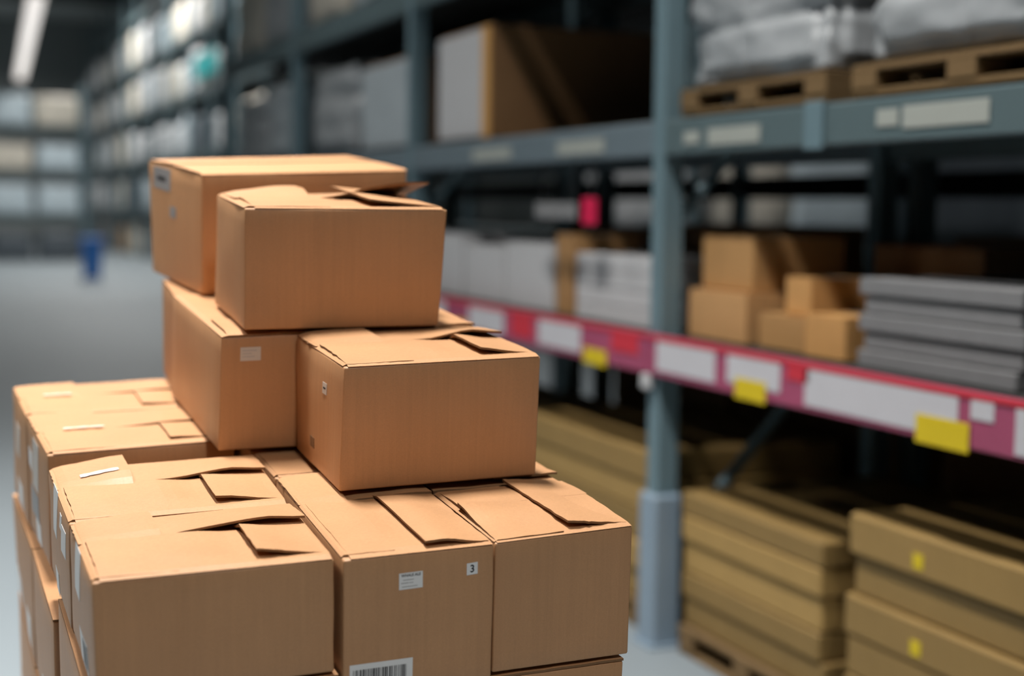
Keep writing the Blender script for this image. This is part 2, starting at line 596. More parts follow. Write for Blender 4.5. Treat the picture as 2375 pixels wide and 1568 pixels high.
# --- lower left column, bottom to top as seen: C (front), B, A2, A1 (back)
cC = Carton({'FLt': (0.0003, 0, 0.0006), 'FLb': (0.003, 0.0, -0.22), 'FRt': (0.4216, -0.0005, -0.0006), 'FRb': (0.4227, -0.0009, -0.22),
             'BLt': (-0.0003, 0.357, -0.0031), 'BLb': (0.0007, 0.357, -0.22), 'BRt': (0.4256, 0.356, 0.0031), 'BRb': (0.4234, 0.356, -0.22)},
            'open-flapped carton at the lower front left corner of the stack', G, 1.0, 0.003, 1)
cC.pinwheel(lift=0.009, us=0.68, vs=0.60, u_slot=0.45, right=0.009)
cC.sticker('L', 0.60, 0.77, 0.066, 0.068)
cC.sticker('L', 0.42, 0.17, 0.085, 0.045, PAPER)
cC.print_on([(0.08, 0.60, 0.1, 0.9)], GREYINK)
cC.sticker('F', 0.185, 0.485, 0.30 * cC.w, 0.93 * cC.h, KRAFT, name='glue_panel', th=0.0008)
cB = Carton({'FLt': (-0.001, 0.3671, -0.0022), 'FLb': (-0.003, 0.3675, -0.2205), 'FRt': (0.4262, 0.3646, 0.0014), 'FRb': (0.428, 0.3644, -0.2205),
             'BLt': (-0.0055, 0.7624, 0.004), 'BLb': (-0.003, 0.7599, -0.2205), 'BRt': (0.4376, 0.7527, 0.0073), 'BRb': (0.4364, 0.7548, -0.2205)},
            'carton behind the front left one, its flaps loosely interlocked beside the shadowed gap', G, 1.0, 0.003, 2)
cB.pinwheel(lift=0.007, us=0.67, vs=0.58, u_slot=0.56, right=0.007, back_left=0.012)
cB.sticker('L', 0.60, 0.78, 0.06, 0.072)
cB.sticker('L', 0.33, 0.82, 0.022, 0.022)
cB.sticker('L', 0.20, 0.70, 0.05, 0.04)
cB.sticker('L', 0.60, 0.10, 0.05, 0.036)
cB.tape(0.12, 0.30, 0.70, 0.05, h=lambda u: 0.0042 + 0.0122 * smooth(0, 0.35, u))
cA2 = Carton(cor(0.004, 0.432, 0.906, 1.306, -0.268, 0.006, FLt=(0.0047, 0.9053, 0.0035), FRt=(0.432, 0.916, 0.0085), BLt=(-0.011, 1.308, 0.006),
                 BLb=(-0.009, 1.306, -0.284)),
             'carton with white tape patches on its side, behind the narrow dark gap', G, 0.97, 0.003, 3)
cA2.pinwheel(lift=0.0035, us=0.66, vs=0.52, u_slot=0.48, right=0.004, back_left=0.004, th=0.0012)
cA2.sticker('L', 0.86, 0.66, 0.07, 0.032)
cA2.sticker('L', 0.55, 0.70, 0.085, 0.085, PALEPAPER)
cA2.sticker('L', 0.62, 0.34, 0.12, 0.048, GREYPAPER)
cA2.sticker('L', 0.50, 0.12, 0.07, 0.04)
cA2.tape(0.14, 0.36, 0.50, 0.025, h=0.005)
cA1 = Carton(cor(-0.013, 0.432, 1.315, 1.70, -0.285, 0.006, FLt=(-0.013, 1.315, 0.006), BLt=(-0.0202, 1.6898, 0.005), BLb=(-0.0235, 1.69, -0.29)),
             'rearmost carton at the far left end of the lower stack', G, 0.97, 0.003, 4)
cA1.pinwheel(lift=0.0035, us=0.66, vs=0.55, u_slot=0.55, right=0.004, back_left=0.003, th=0.0012)
cA1.sticker('L', 0.55, 0.62, 0.09, 0.06, PALEPAPER)
cA1.sticker('L', 0.50, 0.13, 0.10, 0.05)
cA1.tape(0.14, 0.30, 0.54, 0.028, h=0.005)
# --- lower right column
cD1 = Carton({'FLt': (0.4357, -0.0098, -0.0016), 'FLb': (0.436, -0.0096, -0.268), 'FRt': (0.7255, -0.0148, 0.0014), 'FRb': (0.7255, -0.0151, -0.268),
              'BLt': (0.4473, 0.5612, 0.0004), 'BLb': (0.4468, 0.5613, -0.268), 'BRt': (0.727, 0.5558, 0), 'BRb': (0.727, 0.5558, -0.268)},
             'carton with barcode, printed label and number 3 sticker on its front', G, 1.0, 0.0015, 5)
cD1.pinwheel(lift=0.002, us=0.55, vs=0.62, u_slot=0.5, right=0.007, ue=0.045, th=0.0015, vr=0.025)
H1 = 0.268


def onF(c, x, z0, z1, xw):                       # stack units on a front face -> sticker centre and size
    xl, xr_ = c
    return (x - xl) / (xr_ - xl)


cD1.sticker('F', (0.5625 - .436) / .2895, 1 - 0.057 / H1, 0.0455 * K, 0.031 * K, skew=0.02)
cD1.text_on('WHALE ALE', 0.5, 0.84, 0.0052, GREYINK, stretch=1.0, bold=0.0002)
cD1.print_on([(0.16, 0.62, 0.55, 0.60), (0.08, 0.40, 0.36, 0.42), (0.42, 0.6, 0.36, 0.41), (0.12, 0.78, 0.14, 0.19)], FADEINK)
cD1.sticker('F', (0.682 - .436) / .2895, 1 - 0.0475 / H1, 0.0215 * K, 0.0225 * K, skew=0.06)
cD1.text_on('3', 0.5, 0.48, 0.0150, INK, stretch=0.95, bold=0.0003)
cD1.sticker('F', (0.508 - .436) / .2895, 1 - 0.2335 / H1, 0.120 * K, 0.053 * K, skew=0.015)
rb = random.Random(4)
bars, x = [], 0.05
while x < 0.90:
    bw = rb.choice((0.006, 0.006, 0.012, 0.018, 0.024))
    bars.append((x, min(x + bw, 0.9), 0.12, 0.80))
    x += bw + rb.choice((0.006, 0.008, 0.012, 0.02))
cD1.print_on(bars, INK, 'barcode')
cD2 = Carton({'FLt': (0.7335, 0.0006, -0.002), 'FLb': (0.7333, 0.0016, -0.2655), 'FRt': (1.0253, 0.0042, 0.0041), 'FRb': (1.0259, 0.0032, -0.2659),
              'BLt': (0.7332, 0.3531, 0.0005), 'BLb': (0.7332, 0.3531, -0.266), 'BRt': (1.0254, 0.3547, 0.0027), 'BRb': (1.0241, 0.3548, -0.266)},
             'carton at the lower right front corner with a torn raised right flap', G, 1.0, 0.0015, 6)
TH = 0.0037
cD2.flap(0.0, 0.5, 0.02, 0.98, lambda u, v: 0.0, hinge='L')
cD2.flap(0.03, 1.0, 0.60, 1.0, lambda u, v: 0.0042 * smooth(0, .3, (1 - v)), hinge='B')
cD2.flap(0.012, 0.99, 0.0, 0.61, lambda u, v: smooth(0, .5, v) * (0.004 + 0.007 * (1 - smooth(0.0, .5, u)) * smooth(.2, .6, v)), hinge='F', rough=0.001)
cD2.flap(0.54, 1.0, 0.05, 1.0, lambda u, v: smooth(0, 0.46, 1 - u) * (0.009 + 0.003 * (1 - v)), hinge='R', rough=0.004)
cG1 = Carton(cor(0.448, 0.73, 0.572, 0.948, -0.268, 0.0), 'carton between the two middle boxes and the front row, only its top strip showing', G, 1.0, 0.002, 7)
cG1.pinwheel(lift=0.001, right=0.001, back_left=0.001, th=0.001)
cF = Carton(cor(0.738, 1.03, 0.365, 0.748, -0.268, -0.002), 'carton mostly hidden under the right middle box, one flap corner poking out', G, 1.0, 0.002, 8)
cF.flap(0.0, 0.98, 0.0, 0.98, lambda u, v: 0.0003)
cF.flap(0.5, 1.02, 0.06, 0.98, lambda u, v: 0.0042 + 0.006 * (1 - smooth(0.0, .25, v)), rough=0.002)
for i, (x0, x1, y0, y1) in enumerate([(0.738, 1.03, 0.757, 1.2), (0.445, 0.73, 0.957, 1.352), (0.445, 1.03, 1.36, 1.75)]):
    q = Carton(cor(x0, x1, y0, y1, -0.268, 0.0), 'brown carton hidden inside the back of the lower stack', 'hidden cartons in the back of the stack', 1.0, 0.0, 20 + i, n=3)
    q.flap(0, 1, 0, 1, lambda u, v: 0.0005, nu=4, nv=4)
# --- middle layer
cM1 = Carton({'FLt': (0.3713, 0.758, 0.2824), 'FLb': (0.3622, 0.7625, 0.0155), 'FRt': (0.655, 0.7596, 0.2842), 'FRb': (0.655, 0.7594, 0.0125),
              'BLt': (0.3733, 1.4196, 0.2873), 'BLb': (0.3653, 1.4221, 0.0155), 'BRt': (0.655, 1.4201, 0.2842), 'BRb': (0.655, 1.4201, 0.0135)},
             'middle-layer carton on the left with a small pale label, under the upper boxes', G, 0.95, 0.003, 9)
cM1.flap(0.0, 1.0, 0.0, 1.0, lambda u, v: 0.0, hinge='L')
cM1.flap(0.05, 1.0, 0.0, 0.30, lambda u, v: 0.0042 * smooth(0, .08, v), hinge='F')
cM1.sticker('F', (0.434 - .367) / .288, (0.2365 - .012) / .271, 0.046 * K, 0.031 * K, PALEPAPER)
cM1.print_on([(0.1, 0.8, 0.72, 0.80), (0.1, 0.55, 0.5, 0.57), (0.1, 0.7, 0.28, 0.35)], FADEINK)
cM2 = Carton({'FLt': (0.541, 0.3596, 0.2786), 'FLb': (0.5328, 0.3634, 0.0125), 'FRt': (0.9754, 0.3587, 0.2815), 'FRb': (0.9714, 0.3603, 0.0145),
              'BLt': (0.5391, 0.746, 0.2808), 'BLb': (0.5391, 0.746, 0.0125), 'BRt': (0.9767, 0.7436, 0.2826), 'BRb': (0.9759, 0.7436, 0.0135)},
             'wide middle-layer carton at the front right with a lifted right flap', G, 0.98, 0.0035, 10)
cM2.pinwheel(lift=0.010, us=0.71, vs=0.58, u_slot=0.66, right=0.009, ue=0.02, rough=0.002)
cM2.sticker('L', (0.488 - .36) / .386, 0.72, 0.03 * K, 0.024 * K, PALEPAPER)
cM2.print_on([(0.2, 0.8, 0.45, 0.62)], INK)
cM2.sticker('L', (0.587 - .36) / .386, 0.20, 0.035 * K, 0.024 * K, KEDGE, name='dark_blot')  # small patch in the darker edge-board colour
cM3 = Carton(cor(0.662, 0.976, 0.752, 1.38, 0.0125, 0.282, BRt=(0.985, 1.38, 0.284)), 'middle-layer carton behind the wide one, right of the upper front box', G, 1.0, 0.002, 11)
cM3.flap(0.0, 0.99, 0.0, 0.98, lambda u, v: 0.0003)
cM3.flap(0.4, 1.005, 0.012, 0.98, lambda u, v: 0.0025 + 0.003 * (1 - smooth(0.0, .1, v)) * smooth(.6, .9, u), rough=0.001)
cM0 = Carton(cor(0.378, 0.66, 1.438, 1.75, 0.0145, 0.283, BLt=(0.398, 1.75, 0.284), BLb=(0.396, 1.75, 0.0145)),
             'middle-layer carton at the rear left, a dark sliver beside its neighbour', G, 0.85, 0.002, 12)
cM0.flap(0, 1, 0, 1, lambda u, v: 0.0003)
q = Carton(cor(0.668, 0.98, 1.39, 1.8, 0.0145, 0.283), 'brown carton hidden behind the middle layer of the stack', 'hidden cartons in the back of the stack', 1.0, 0.0, 23, n=3)
q.flap(0, 1, 0, 1, lambda u, v: 0.0005, nu=4, nv=4)
# --- upper boxes
cT1 = Carton({'FLt': (0.441, 1.3555, 0.6098), 'FLb': (0.4382, 1.3587, 0.2905), 'FRt': (1.0187, 1.4112, 0.621), 'FRb': (1.0208, 1.4092, 0.2905),
              'BLt': (0.3866, 1.8941, 0.6211), 'BLb': (0.392, 1.8919, 0.2905), 'BRt': (0.985, 1.9424, 0.6355), 'BRb': (0.9781, 1.9421, 0.2905)},
             'closed carton at the top rear of the stack with a grey label', G, 1.12, 0.003, 13)
cT1.flap(0.0, 1.0, 0.0, 0.53, lambda u, v: 0.0012 * smooth(0, .5, v), hinge='F')
cT1.flap(0.0, 1.0, 0.535, 1.0, lambda u, v: 0.003 * smooth(0, .5, 1 - v), hinge='B')
cT1.sticker('L', 0.73, 0.86, 0.19 * K, 0.06 * K, GREYPAPER)
cT1.print_on([(0.25, 0.75, 0.40, 0.60)], INK)
cT1.sticker('L', 0.50, 0.60, 0.06 * K, 0.03 * K, GREYPAPER)
cT2 = Carton({'FLt': (0.4215, 0.7454, 0.5716), 'FLb': (0.4201, 0.7464, 0.2935), 'FRt': (0.8873, 0.7196, 0.5674), 'FRb': (0.8732, 0.7253, 0.2895),
              'BLt': (0.446, 1.1771, 0.5706), 'BLb': (0.4376, 1.1803, 0.2915), 'BRt': (0.9016, 1.1561, 0.5698), 'BRb': (0.9016, 1.1561, 0.2905)},
             'topmost front carton with a curled-up rear flap standing open', G, 1.0, 0.0035, 14)


def t2_left(u, v):
    return smooth(0.45, .75, v) * (0.004 + 0.012 * smooth(0, .4, u)) * smooth(0, .1, u)


def t2_back(u, v):
    f = (1 - v) / 0.5
    return f * (0.004 * smooth(.3, .5, u) + 0.030 * smooth(.42, .95, u)) + 0.003 * f * smooth(0.3, 0.1, u)


def t2_right(u, v):
    g = (1 - u) / 0.38
    return g * (0.013 + 0.003 * v)


cT2.flap(0.0, 0.42, 0.03, 0.98, t2_left, hinge='L', rough=0.001)
cT2.flap(0.02, 1.05, 0.5, 1.0, t2_back, hinge='B', rough=0.0015, nu=26)
cT2.flap(0.62, 1.0, 0.05, 0.97, t2_right, hinge='R', rough=0.0015)
cT2.flap(0.05, 0.98, 0.0, 0.52, lambda u, v: 0.0042 * smooth(0, .5, v) * (1 - smooth(.45, .6, u)), hinge='F', rough=0.001)
# --- next layer down, half in the picture
lA = Carton(cor(-0.016, 0.43, 0.62, 1.15, -0.60, -0.288, BLt=(-0.018, 1.15, -0.296)), 'carton below the taped one, its lit top edge jutting out left', G, 0.95, 0.003, 15)
lA.flap(0, 1, 0, 1, lambda u, v: 0.0002)
lA.sticker('L', 0.5, 0.14, 0.05, 0.05)
lA2 = Carton(cor(-0.019, 0.43, 1.16, 1.72, -0.60, -0.296, BLt=(-0.029, 1.72, -0.306)), 'carton in the second layer at the far left end of the stack', G, 0.95, 0.003, 16)
lA2.flap(0, 1, 0, 1, lambda u, v: 0.0002)
lA2.sticker('L', 0.8, 0.2, 0.12, 0.06)
lA2.sticker('L', 0.25, 0.18, 0.08, 0.06)
lC = Carton(cor(-0.008, 0.43, 0.0, 0.575, -0.60, -0.2265), 'carton beneath the front left one, its top edge catching light', G, 0.95, 0.003, 17)
lC.flap(0, 1, 0, 1, lambda u, v: 0.0002)
lE = Carton(cor(0.735, 1.016, 0.003, 0.36, -0.60, -0.273), 'carton beneath the lower right corner one, slightly set in', G, 1.0, 0.003, 18)
lE.flap(0, 1, 0, 1, lambda u, v: 0.0002)
lD = Carton(cor(0.438, 0.727, -0.005, 0.56, -0.60, -0.275), 'carton beneath the barcode carton, at the foot of the picture', G, 1.0, 0.003, 19)
lD.flap(0, 1, 0, 1, lambda u, v: 0.0002)
low = [(0.445, 1.02, 0.58, 1.15, -0.60, -0.275), (0.445, 1.02, 1.16, 1.74, -0.60, -0.275)]
z1, z2, z3 = -0.603, (-0.603 + ZP) / 2, ZP + 0.002
for (za, zb) in ((z2 + 0.002, z1), (z3, z2 - 0.002)):
    for (x0, x1) in ((-0.02, 0.49), (0.5, 1.02)):
        for (y0, y1) in ((0.0, 0.57), (0.58, 1.15), (1.16, 1.74)):
            low.append((x0, x1, y0, y1, za, zb))
for i, b in enumerate(low):
    q = Carton(cor(*b), 'brown carton in the unseen bottom layers of the stack', 'cartons in the bottom layers of the stack', 0.97, 0.0, 30 + i, n=3)
    q.flap(0, 1, 0, 1, lambda u, v: 0.0005, nu=4, nv=4)

# ------------------------------------------------------------------ near rack (right of the aisle)
XR = 2.627
PY = [1.95, 4.85, 7.80, 10.50, 13.05]
DEP = 2.25
rack = tag(empty('pallet_rack', (XR, 0, 0)), 'blue-grey steel pallet rack right of the aisle with magenta price rail', 'rack')
post_me = cbox('post', 0.095, 0.085, 7.4, 0.006)
for y in PY:
    for dx in (0.05, 1.05, 1.25, DEP - 0.05):
        link('post', post_me, POSTM, rack, (dx, y, 0))
    if y < 8:
        g = link('post_guard', cbox('post_guard', 0.125, 0.13, 0.60, 0.012), GUARDM, rack, (0.045, y, 0.0))
        g['label'] = 'lighter blue guard around the foot of the post'
        link('foot_plate', cbox('foot_plate', 0.16, 0.17, 0.012, 0.002), GUARDM, rack, (0.045, y, 0.0))
    br = cbox('brace', 0.035, 0.035, 1.38, 0.003)
    for i in range(5):
        o = link('brace', br, POSTM, rack, (0.08, y, 0.35 + i * 1.3))
        o.rotation_euler = (0, math.radians(43), 0)
LEV = [(1.07, 1.20), (1.90, 2.03), (2.80, 2.95), (4.25, 4.40), (5.70, 5.85)]
for bi in range(4):
    ya, yb = PY[bi] + 0.0425, PY[bi + 1] - 0.0425
    for li, (za, zb) in enumerate(LEV):
        bm_ = cbox('beam', 0.05, yb - ya, zb - za, 0.006)
        for dx in (0.03, 1.06):
            link('beam', bm_, BEAMM if (li != 1 or bi == 0) else BEAMB, rack, (dx, (ya + yb) / 2, za))
        dk = cbox('deck_panel', DEP - 0.12, (yb - ya) / 3 - 0.01, 0.025, 0.003)
        for k in range(3):
            link('deck_panel', dk, DECKM, rack, (DEP / 2 + 0.02, ya + (k + .5) * (yb - ya) / 3, zb - 0.012))
    for (za, zb) in ((1.765, 1.90),):
        rp = link('dark_backing', cbox('dark_backing', 0.03, yb - ya, zb - za, 0.004), DECKM, rack, (DEP - 0.06, (ya + yb) / 2, za))  # dark panel added to darken the gap under the upper beam
# price rail
for bi in range(4):
    ya, yb = PY[bi] + 0.0, PY[bi + 1] - 0.0
    rail = link('price_rail', cbox('price_rail', 0.02, yb - ya - 0.01, 0.155, 0.004), RAILM, rack, (-0.018, (ya + yb) / 2, 1.068))
    rail['label'] = 'magenta price rail carrying white and yellow cards'
    ry = (ya + yb) / 2
    st = link('top_stripe', cbox('top_stripe', 0.004, yb - ya - 0.02, 0.018, 0.001), REDM, rail, (-0.0125, 0, 0.136))
    if bi == 0:
        cards = [(4.34, 4.77, 1.09, 1.20, CARDW), (3.93, 4.26, 1.105, 1.20, CARDW), (4.01, 4.20, 1.058, 1.128, YELLOW), (3.77, 3.89, 1.155, 1.215, REDM),
                 (3.07, 3.79, 1.085, 1.20, CARDW), (3.02, 3.24, 1.055, 1.135, YELLOW), (2.93, 3.02, 1.15, 1.21, CARDW), (2.2, 2.85, 1.08, 1.2, CARDW)]
    elif bi == 2:
        cards = [(8.0, 8.5, 1.09, 1.20, CARDW), (8.7, 9.4, 1.09, 1.20, CARDW), (9.5, 9.7, 1.055, 1.13, YELLOW), (9.8, 10.3, 1.09, 1.2, CARDW)]
    elif bi == 3:
        cards = [(10.7, 11.3, 1.09, 1.20, CARDW), (11.5, 11.7, 1.055, 1.13, YELLOW), (11.9, 12.7, 1.09, 1.2, CARDW)]
    else:
        cards = [(6.29, 6.75, 1.09, 1.20, CARDW), (5.44, 5.88, 1.09, 1.20, CARDW), (5.19, 5.40, 1.055, 1.12, YELLOW), (6.78, 6.95, 1.06, 1.12, YELLOW),
                 (7.1, 7.5, 1.09, 1.2, CARDW), (4.92, 5.15, 1.13, 1.21, REDM), (5.95, 6.2, 1.10, 1.2, REDM)]
    for i, (a, b, za, zb, m) in enumerate(cards):
        proud = 0.010 + (0.003 if m is YELLOW else 0.0)
        o = link('price_card', cbox('price_card', 0.003, b - a, zb - za, 0.001), m, rail, (-proud - 0.0015, (a + b) / 2 - ry, za - 1.068))
        if m is YELLOW:
            o['label'] = 'yellow price tag hanging below the rail edge'
for (a, b, za, zb) in ((4.14, 4.48, 1.925, 1.985), (4.54, 4.65, 1.935, 1.98), (3.03, 3.39, 1.935, 2.00), (3.41, 3.51, 1.945, 1.995), (5.31, 5.77, 1.925, 1.985), (6.3, 6.8, 1.925, 1.985)):
    link('beam_card', cbox('beam_card', 0.003, b - a, zb - za, 0.001), BEAMCARD, rack, (0.002, (a + b) / 2, za))
link('splice_plate', cbox('splice_plate', 0.012, 0.10, 0.15, 0.002), POSTM, rack, (-0.002, 3.82, 1.89))
for y in (4.86,):
    link('post_cap', cbox('post_cap', 0.03, 0.06, 0.06, 0.012), PALEB, rack, (-0.02, y, 1.005))


# ------------------------------------------------------------------ pallets and loads on the near rack
def wood_pallet(x, y, z, label, dx=1.0, dy=0.95):
    t = tag(empty('rack_pallet', (x, y, z)), label, 'pallet', 'wooden pallets on the upper shelf')
    db = cbox('deck_board', 0.11, dy, 0.02, 0.002)
    for i in range(6):
        link('deck_board', db, WOOD, t, (-dx / 2 + 0.055 + i * (dx - 0.11) / 5, 0, 0.075))
    bl = cbox('pallet_block', 0.12, 0.12, 0.055, 0.003)
    for sx in (-1, 0, 1):
        for sy in (-1, 0, 1):
            link('pallet_block', bl, WOOD, t, (sx * (dx / 2 - 0.06), sy * (dy / 2 - 0.06), 0.02))
    bb = cbox('bottom_board', 0.11, dy, 0.02, 0.002)
    for sx in (-1, 0, 1):
        link('bottom_board', bb, WOOD, t, (sx * (dx / 2 - 0.06), 0, 0))


def load_mesh(name, sx, sy, sz, amp=0.02, seed=0, n=10, taper=0.03, rows=0):
    """stretch-wrapped pallet load: block with sagging top, wrinkles and pulled-in corners"""
    bm = bmesh.new()
    bmesh.ops.create_cube(bm, size=1)
    bmesh.ops.subdivide_edges(bm, edges=bm.edges[:], cuts=n, use_grid_fill=True)
    for v in bm.verts:
        p = v.co.copy()
        e = sum(1 for c in p if abs(c) > 0.42)
        nn = noise.noise(Vector((p.x * 3 + seed, p.y * 3, p.z * 4)))
        n2 = noise.noise(Vector((p.x * 9 + seed, p.y * 9 + 2, p.z * 11)))
        q = Vector((p.x * sx, p.y * sy, p.z * sz))
        q += Vector((p.x * 2, p.y * 2, p.z)) * (amp * nn + 0.35 * amp * n2)
        if rows:
            g = max(math.exp(-((p.z + .5 - k / rows) * sz / 0.02) ** 2) for k in range(1, rows))
            g = max(g, math.exp(-((p.y - 0.04) * sy / 0.02) ** 2) * 0.8)
            q.x -= p.x * 2 * 0.022 * g
            q.y -= p.y * 2 * 0.018 * g
            fold = noise.noise(Vector((p.x * 2 + seed, p.y * 5 + p.z * 3, seed)))
            q.x += p.x * 2 * 0.012 * abs(fold) ** 0.5
        if e >= 2:
            q -= Vector((p.x, p.y, p.z * 0.4)) * 0.05
        q.x *= 1 - taper * (p.z + .5)
        q.y *= 1 - taper * (p.z + .5)
        q.z = max(q.z, -sz / 2)
        v.co = q + Vector((0, 0, sz / 2))
    me = bpy.data.meshes.new(name)
    bm.to_mesh(me)
    bm.free()
    me.polygons.foreach_set('use_smooth', [True] * len(me.polygons))
    return me


zL2 = 2.047
for (y, lab, dy) in ((4.32, 'wooden pallet on the upper shelf just right of the near post', 0.93), (3.22, 'wooden pallet under the larger wrapped load at the upper right', 1.0),
                     (7.15, 'wooden pallet under the pale load behind the brown-edged carton', 0.1)):
    if dy > 0.5:
        wood_pallet(XR + 0.56, y, zL2 - 0.0, lab, dy=dy)
for (y, sy, sz, m, lab, sd) in ((4.32, 0.90, 0.60, WRAPM, 'grey-white wrapped pallet load just right of the near rack post', 1.0),
                                (3.20, 0.98, 0.60, WRAPM, 'large pale wrapped pallet load at the upper right of the rack', 5.0)):
    o = link('wrapped_load', load_mesh('wrapped_load', 0.98, sy, sz, 0.03, sd, n=34, rows=3), m, None, (XR + 0.56, y, zL2 + 0.10))
    tag(o, lab, 'pallet load')


def carton_simple(x0, x1, y0, y1, z0, z1, m, label, name='carton', group=None, tape=True, tint=(1, 1, 1), extra=None):
    """shelf carton: body plus two top flaps with a seam and a tape strip down the aisle face"""
    t = tag(empty(name, ((x0 + x1) / 2, (y0 + y1) / 2, z0)), label, 'carton', group)
    sx, sy, sz = x1 - x0, y1 - y0, z1 - z0
    link('body', cbox('body', sx, sy, sz - 0.006, 0.006), m, t, color=tint)
    for s in (-1, 1):
        link('flap', cbox('flap', sx / 2 - 0.002, sy, 0.005, 0.001), m, t, (s * sx / 4, 0, sz - 0.0055), color=tint)
    if tape:
        link('tape', cbox('tape', 0.05, sy + 0.002, 0.0006, 0), PALEPAPER, t, (0, 0, sz))
    if extra:
        extra(t, sx, sy, sz)
    return t


def edge_band(t, sx, sy, sz):
    o = link('corner_board', cbox('corner_board', 0.012, 0.10, sz - 0.01, 0.002), TANM, t, (-sx / 2 - 0.007, -sy / 2 + 0.05, 0.002), color=(1.3, 1.2, 0.9))
    o['label'] = 'tan corner board on the near edge'


def load_box(x0, x1, y0, y1, z0, z1, m, label):
    t = tag(empty('large_carton', ((x0 + x1) / 2, (y0 + y1) / 2, z0)), label, 'carton')
    sx, sy, sz = x1 - x0, y1 - y0, z1 - z0
    link('body', cbox('body', sx, sy, sz, 0.01), BROWNM, t)
    o = link('front_sheet', cbox('front_sheet', 0.01, sy - 0.06, sz - 0.03, 0.002), m, t, (-sx / 2 - 0.006, 0.03, 0.015))
    o['label'] = 'pale sheet covering the aisle side'
    edge_band(t, sx, sy, sz)


load_box(XR + 0.10, XR + 1.1, 6.80, 7.55, zL2, 2.62, PALEB, 'large dark brown carton with pale aisle side and tan edge on the upper shelf')
load_box(XR + 0.10, XR + 1.1, 7.95, 9.0, zL2, 2.58, WRAPB, 'pale-sided carton on the upper shelf beyond the second post')
for (y, sy, z, sz, m, lab, sd) in ((9.7, 1.0, zL2, 0.6, WRAPM, 'pale wrapped load on the upper shelf before the third post', 2.),
                                   (11.1, 1.05, zL2, 0.62, WRAPB, 'bluish wrapped load on the upper shelf past the third post', 3.),
                                   (12.3, 1.05, zL2, 0.55, WRAPM, 'last pale wrapped load on the upper shelf near the rack end', 4.),
                                   (8.7, 1.1, 2.967, 0.9, WRAPB, 'bluish wrapped load on the third shelf beyond the second post', 6.),
                                   (9.9, 1.0, 2.967, 0.8, WRAPT, 'beige wrapped load on the third shelf before the third post', 7.),
                                   (11.2, 1.1, 2.967, 0.95, WRAPM, 'pale wrapped load on the third shelf past the third post', 8.),
                                   (12.4, 1.0, 2.967, 0.8, WRAPT, 'beige wrapped load on the third shelf at the rack end', 9.),
                                   (6.5, 1.1, 2.967, 1.0, WRAPD, 'dark wrapped load on the third shelf above the brown carton', 10.),
                                   (5.5, 0.7, 2.967, 0.9, WRAPD, 'dark wrapped load on the third shelf nearest the first post', 11.)):
    o = link('wrapped_load', load_mesh('wrapped_load', 1.0, sy, sz, 0.03, sd, n=20, rows=3), m, None, (XR + 0.58, y, z + 0.002))
    tag(o, lab, 'pallet load')
# --- first shelf, bay right of the near post
zs = 1.217
S = XR + 0.10
carton_simple(S, S + 0.42, 4.36, 4.76, zs, 1.40, TANM, 'tan carton at the left end of the price shelf beside the post', tint=(1.1, 1.05, 1.0))
carton_simple(S + 0.05, S + 0.45, 4.40, 4.75, 1.401, 1.60, TANM, 'tan carton stacked on the one beside the rack post', tint=(0.95, 0.9, 0.8))
carton_simple(S + 0.02, S + 0.42, 4.02, 4.30, zs, 1.34, TANM, 'low tan carton in the middle of the price shelf', tint=(0.9, 0.85, 0.75))
carton_simple(S + 0.06, S + 0.36, 4.05, 4.20, 1.341, 1.47, TANM, 'small tan carton perched on the low one in the shelf middle', tint=(1.2, 1.1, 0.9))
carton_simple(S, S + 0.38, 3.77, 3.99, zs, 1.36, TANM, 'tan carton nearest the grey boards on the price shelf', tint=(1.15, 1.05, 0.85))
carton_simple(S + 0.5, S + 0.98, 3.72, 4.30, zs, 1.58, BROWNM, 'dark brown carton at the back of the price shelf behind tan ones')
carton_simple(S + 1.2, S + 2.0, 2.2, 3.3, zs, 1.60, BROWNM, 'dark brown carton deep behind the grey boards')
carton_simple(S + 1.2, S + 2.0, 3.4, 4.7, zs, 1.60, BROWNM, 'dark brown carton deep behind the tan cartons')
for i in range(5):
    o = block('grey_panel', S + 0.0 + 0.01 * (i % 2), S + 0.85, 3.0 - 0.015 * (i % 3), 3.70 - 0.02 * (i % 2), zs + i * 0.056, zs + i * 0.056 + 0.052, GREYB, ch=0.004)
    tag(o, 'grey flat panel in the shelf pile, %s from the bottom' % ORD[i], 'panel', 'grey flat panels on the price shelf')
for i in range(4):
    o = block('grey_panel', S + 0.05, S + 0.85, 2.1, 2.92 - 0.02 * (i % 2), zs + i * 0.056, zs + i * 0.056 + 0.052, WRAPD, ch=0.004)
    tag(o, 'dark flat panel at the right end of the price shelf, %s from the bottom' % ORD[i], 'panel', 'dark flat panels on the price shelf')
# --- first shelf, next bay
carton_simple(S, S + 0.5, 6.62, 7.15, zs, 1.50, PALEB, 'pale carton on the shelf left of the rack post, farther one', tape=False)
carton_simple(S, S + 0.5, 6.02, 6.58, zs, 1.53, PALEB, 'pale carton beside the upright brown box on the shelf', tape=False)
carton_simple(S, S + 0.35, 5.80, 5.98, zs, 1.58, TANM, 'upright tan box between the pale carton and white pile', tint=(0.8, 0.75, 0.7))
for i in range(4):
    o = block('white_panel', S, S + 0.6, 5.02 + 0.01 * (i % 2), 5.76, zs + i * 0.072, zs + i * 0.072 + 0.068, PALEB, ch=0.004)
    tag(o, 'pale flat box in the pile left of the post, %s from the bottom' % ORD[i], 'box', 'pale flat boxes on the shelf')
carton_simple(S + 0.6, S + 1.0, 5.02, 5.9, zs, 1.63, BROWNM, 'dark brown carton behind the pale flat boxes')
carton_simple(S + 0.65, S + 1.05, 6.0, 7.2, zs, 1.60, BROWNM, 'dark brown carton behind the pale shelf cartons')
